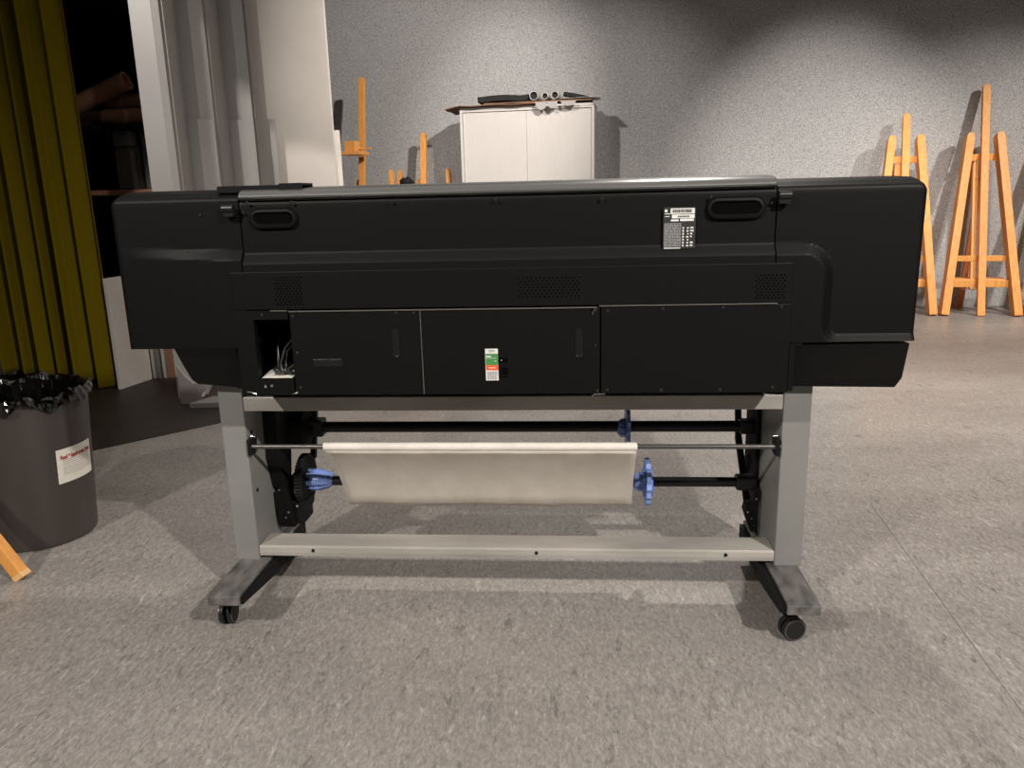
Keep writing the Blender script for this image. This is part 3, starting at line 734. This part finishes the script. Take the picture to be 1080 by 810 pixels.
def top_item(name, m, fn, label, cat, group=None, smooth=False, bevel=0):
    o = thing.__call__ if False else None
    bm = NB(); fn(bm)
    R = Matrix.Rotation(KZ, 4, 'Z'); c = wl(cx, .55)
    for v in bm.verts: v.co = R @ v.co + c
    ob = obj(name, bm, m, None, smooth=smooth, bevel=bevel); return tag(ob, label, cat, group)
def wavy(x0, x1, y0, y1, z, amp, seed, droop=0, th=.004, n=24):
    def f(bm):
        T_ = []; B_ = []
        for i in range(n+1):
            for_ = []; fb = []
            for j in range(9):
                x = x0+(x1-x0)*i/n; y = y0+(y1-y0)*j/8
                zz = z+amp*abs(sin(x*9+seed)*cos(y*11+seed)) + (-droop*max(0, (-.579-x))/.1 if x < -.579 else 0)
                zz += -droop*max(0, x-.579)/.1
                for_.append(bm.verts.new((x, y, zz+th))); fb.append(bm.verts.new((x, y, zz)))
            T_.append(for_); B_.append(fb)
        for i in range(n):
            for j in range(8):
                bm.faces.new((T_[i][j], T_[i+1][j], T_[i+1][j+1], T_[i][j+1])); bm.faces.new((B_[i][j], B_[i][j+1], B_[i+1][j+1], B_[i+1][j]))
        for i in range(n):
            bm.faces.new((T_[i][0], B_[i][0], B_[i+1][0], T_[i+1][0])); bm.faces.new((T_[i][8], T_[i+1][8], B_[i+1][8], B_[i][8]))
        for j in range(8):
            bm.faces.new((T_[0][j], T_[0][j+1], B_[0][j+1], B_[0][j])); bm.faces.new((T_[n][j], B_[n][j], B_[n][j+1], T_[n][j+1]))
    return f
top_item('kraft_paper', 'kraft', wavy(-.70, .10, -.06, .40, ch+.002, .008, 1.0, .02, .006), 'brown kraft sheets overhanging the left of the white cabinet top', 'paper')
top_item('paper_sheets', 'kraft', wavy(-.36, .56, -.03, .35, ch+.018, .006, 2.0, 0, .010), 'dark brown card stack under the rolled tubes on the cabinet', 'card')
top_item('black_folder', 'clothblack', wavy(-.42, .025, .0, .40, ch+.038, .012, .4, 0, .045), 'flat black folder lying on top of the white cabinet', 'folder')
for i, (tx, tz, rr) in enumerate(((.075, .090, .036), (.170, .084, .027), (.255, .088, .031))):
    top_item('rolled_tube', 'cabwhite', lambda bm: hollow(bm, (tx, -.05, ch+tz-.02), (tx+.02, .42, ch+tz-.02), rr, rr-.0035, 28),
             ['largest open rolled tube on the cabinet, left of the three', 'smallest open rolled tube, middle of the three on the cabinet', 'open rolled tube at the right of the three on the cabinet'][i], 'rolled paper', 'rolls on the cabinet', smooth=True)
    top_item('tube_filling', 'clothblack', lambda bm: tube(bm, [(tx, -.02, ch+tz-.02), (tx+.018, .38, ch+tz-.02)], rr-.006, 20), 'dark inner roll inside the %s tube on the cabinet' % ['largest', 'smallest', 'rightmost'][i], 'roll', 'dark inner rolls on the cabinet')
top_item('black_strap', 'clothblack', lambda bm: tube(bm, [(.33, .0, ch+.075), (.40, -.02, ch+.06), (.48, -.02, ch+.045), (.56, 0, ch+.036)], [.02, .022, .018, .006], 10), 'black cloth strip trailing over the right of the cabinet top', 'cloth', smooth=True)
top_item('white_sheet', 'cabwhite', wavy(.30, .63, -.045, .2, ch+.0365, .004, 3.0, .0, .002), 'thin white paper sheet projecting over the cabinet right corner', 'paper')
# translucent scraps hanging at the front edge
def scrap(bm, x, wd, dz):
    n = 10; A = []
    for k in range(n+1):
        t = pi*k/n; A.append((x-wd/2*cos(t), ch+.015-dz*sin(t)))
    prism_xz(bm, A, -.07, -.066)
for i, (x, wd, dz) in enumerate(((.14, .10, .065), (.235, .09, .055), (.37, .13, .04))):
    top_item('paper_scrap', 'scrap', lambda bm: scrap(bm, x, wd, dz), ['grey paper flap hanging below the left roll on the cabinet', 'grey paper flap hanging below the middle roll on the cabinet', 'wide grey paper flap hanging near the cabinet right corner'][i], 'paper', 'paper flaps over the cabinet edge')

# ------------------------------------------------------------------ white display boards
def vboard(pts, z0, z1, th=.02):
    """upright folded board through plan points"""
    def f(bm):
        V = [Vector((x, y, 0)) for x, y in pts]; off = []
        for i, p in enumerate(V):
            d = (V[min(i+1, len(V)-1)]-V[max(i-1, 0)]).normalized(); off.append(Vector((-d.y, d.x, 0))*th)
        A = [bm.verts.new((p.x, p.y, z0)) for p in V]; Bv = [bm.verts.new((p.x, p.y, z1)) for p in V]
        C = [bm.verts.new((p.x+o.x, p.y+o.y, z0)) for p, o in zip(V, off)]; D = [bm.verts.new((p.x+o.x, p.y+o.y, z1)) for p, o in zip(V, off)]
        n = len(V)
        for i in range(n-1):
            bm.faces.new((A[i], A[i+1], Bv[i+1], Bv[i])); bm.faces.new((C[i], D[i], D[i+1], C[i+1]))
            bm.faces.new((Bv[i], Bv[i+1], D[i+1], D[i])); bm.faces.new((A[i], C[i], C[i+1], A[i+1]))
        bm.faces.new((A[0], Bv[0], D[0], C[0])); bm.faces.new((A[-1], C[-1], D[-1], Bv[-1]))
    return f
dbs = [
 ([(-2.150, 4.0), (-2.050, 4.02), (-2.028, 4.06)], 2.6, 'boardgrey', 'nearest white display board, beside the dark storage niche'),
 ([(-2.028, 4.10), (-2.185, 4.55)], 2.6, 'boardside', 'display board with painted-in shade, running back between the first two white boards'),
 ([(-2.225, 4.60), (-2.130, 4.60), (-2.073, 4.66)], 2.6, 'boardgrey', 'second white display board from the left, stepped at mid height'),
 ([(-2.073, 4.70), (-2.150, 5.045)], 2.6, 'boardside', 'display board with painted-in shade, running back behind the second white board'),
 ([(-2.190, 5.1), (-2.09, 5.1), (-2.032, 5.14)], 2.6, 'boardgrey', 'third white display board from the left, stepped at mid height'),
 ([(-2.032, 5.18), (-2.036, 5.40)], 2.6, 'boardside', 'beige board with painted-in shade, between the third board and the large bright one')]
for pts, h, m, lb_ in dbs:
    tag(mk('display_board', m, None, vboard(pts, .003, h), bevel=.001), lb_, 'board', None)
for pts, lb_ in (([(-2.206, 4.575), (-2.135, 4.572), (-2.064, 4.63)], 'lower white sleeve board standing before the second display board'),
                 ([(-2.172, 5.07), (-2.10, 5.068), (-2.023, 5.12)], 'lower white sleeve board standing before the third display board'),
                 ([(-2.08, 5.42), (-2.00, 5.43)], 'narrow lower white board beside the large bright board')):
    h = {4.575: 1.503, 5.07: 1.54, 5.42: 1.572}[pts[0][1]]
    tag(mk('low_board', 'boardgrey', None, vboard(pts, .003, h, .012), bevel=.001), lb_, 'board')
bb = mk('large_board', 'board', None, vboard([(-2.125, 5.6), (-1.655, 5.6)], .003, 2.6, .03), bevel=.002); tag(bb, 'large bright white flat board nearest the felt wall', 'board')
bb = mk('edge_board', 'board', None, vboard([(-1.66, 5.64), (-1.625, 5.66)], .003, 1.505, .02), bevel=.001); tag(bb, 'narrow white board edge standing at the right of the large bright board', 'board')
# folded base piece near the printer's left foot
def basep(bm):
    prism_xz(bm, [(-2.075, .004), (-2.078, .215), (-2.035, .15), (-1.995, .116), (-1.93, .116), (-1.935, .09), (-1.975, .035), (-1.975, .004)], 3.88, 3.9)
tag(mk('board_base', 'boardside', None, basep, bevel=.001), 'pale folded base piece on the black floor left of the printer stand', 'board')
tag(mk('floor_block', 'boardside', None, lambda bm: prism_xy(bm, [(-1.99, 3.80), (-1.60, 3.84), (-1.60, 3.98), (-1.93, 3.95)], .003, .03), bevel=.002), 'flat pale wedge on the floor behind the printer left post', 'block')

# ------------------------------------------------------------------ curtain
def curt(bm):
    nx = 260; zs = [.04, .12, .3, .6, 1.0, 1.5, 2.0, 2.6, 3.1]
    G = []
    rg = random.Random(4)
    for z in zs:
        row = []
        for i in range(nx+1):
            t = i/nx; s = .80*t  # from right edge to left
            x = -2.655+.015*(1-z/3) - s*.985; y = 4.22+s*.20
            k = .85+.15*(1-z/3)
            ph = 2*pi*t*6.3
            dy = .050*k*sin(ph+.9*sin(2*pi*t*2.1)+.12*z)+.012*sin(ph*2+1+.3*z)+.020*sin(2*pi*t*3+.4)
            dx = .012*cos(ph+.5)
            hem = (.035*sin(pi*min(1, t*5)) if False else 0)
            zz = z + (.05*t if z < .1 else 0) + (-.03*(1 if t < .12 else 0) if z < .1 else 0)
            row.append(bm.verts.new((x+dx, y+dy, zz)))
        G.append(row)
    for A, C in zip(G, G[1:]):
        for i in range(nx): bm.faces.new((A[i], A[i+1], C[i+1], C[i]))
cu = mk('curtain', 'curtain', None, curt, smooth=True)
so = cu.modifiers.new('thick', 'SOLIDIFY'); so.thickness = .003
tag(cu, 'olive green pleated velvet curtain hanging at the left behind the bin', 'curtain')
tag(mk('curtain_rail', 'dark', None, lambda bm: tube(bm, [(-3.8, 4.42, 3.13), (-2.5, 4.20, 3.13)], .02, 12), smooth=True), 'dark curtain rail above the olive curtain', 'rail')
tag(mk('white_board', 'board', None, lambda bm: box(bm, -3.80, -3.55, 4.62, 4.65, .003, .95), bevel=.001), 'white board just visible left of the olive curtain', 'board')
# ------------------------------------------------------------------ storage niche
for i in range(1):
    tag(mk('leaning_board', 'board', None, lambda bm: prism_xy(bm, [(-2.622, 4.222), (-2.575, 4.486), (-2.56, 4.484), (-2.605, 4.220)], .003, .64)), 'widest white board stored on edge behind the curtain', 'board')
ys = 4.49
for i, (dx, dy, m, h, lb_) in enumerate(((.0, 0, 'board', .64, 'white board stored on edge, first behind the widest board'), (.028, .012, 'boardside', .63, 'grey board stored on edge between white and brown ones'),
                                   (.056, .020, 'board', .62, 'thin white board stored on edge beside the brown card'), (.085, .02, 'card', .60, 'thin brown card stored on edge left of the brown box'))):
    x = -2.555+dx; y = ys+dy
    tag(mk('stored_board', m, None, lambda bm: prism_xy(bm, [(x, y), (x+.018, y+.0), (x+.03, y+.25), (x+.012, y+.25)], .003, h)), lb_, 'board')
tag(mk('cardboard_box', 'card', None, lambda bm: prism_xy(bm, [(-2.45, 4.50), (-2.26, 4.53), (-2.26, 4.72), (-2.43, 4.74)], .003, .60), bevel=.003), 'brown cardboard box standing in the dark storage niche', 'box')
# rack of dark shelves with tubes
rk = thing('storage_rack', 'dark storage rack in the niche between curtain and white boards', 'rack', (-3.2, 5.2, 0))
for x in (-3.95, -2.55):
    for y in (5.02, 5.75): mk('upright', 'dark', rk, lambda bm: box(bm, x, x+.04, y, y+.04, .003, 2.3))
for z in (.5, 1.10, 1.50): mk('shelf', 'dark' if z != 1.1 else 'card', rk, lambda bm: box(bm, -3.95, -2.51, 5.0, 5.8, z, z+.03), bevel=.002)
tag(mk('grey_case', 'greypanel', None, lambda bm: (box(bm, -2.93, -2.78, 5.05, 5.3, 1.40, 1.495), box(bm, -2.93, -2.79, 5.05, 5.3, 1.135, 1.37), box(bm, -2.93, -2.78, 5.07, 5.3, 1.135, 1.49)), bevel=.003), 'grey storage case on the dark rack shelf', 'case')
tag(mk('grey_drum', 'greypanel', None, lambda bm: (box(bm, -2.745, -2.64, 5.05, 5.3, 1.135, 1.49), tube(bm, [(-2.70, 5.05, 1.27), (-2.70, 5.03, 1.27)], .018, 16)), bevel=.003), 'narrow grey case with round dark knob on the rack shelf', 'case')
TBS = [((-3.30, 5.07, 1.60), (-2.80, 5.08, 1.80), .055, 'thick brown cardboard tube leaning diagonally across the rack top'),
       ((-3.00, 5.12, 1.585), (-2.58, 5.1, 1.585), .050, 'brown cardboard tube lying level on the rack, lowest in view'),
       ((-3.02, 5.22, 1.69), (-2.56, 5.2, 1.69), .045, 'brown cardboard tube lying above the level one on the rack'),
       ((-3.35, 5.4, 1.60), (-2.7, 5.4, 1.60), .06, 'brown cardboard tube at the back of the rack top')]
for a_, b_, rr, lb_ in TBS:
    tag(mk('cardboard_roll', 'card', None, lambda bm: hollow(bm, a_, b_, rr, rr-.006, 24), smooth=True), lb_, 'tube', 'cardboard tubes on the rack')
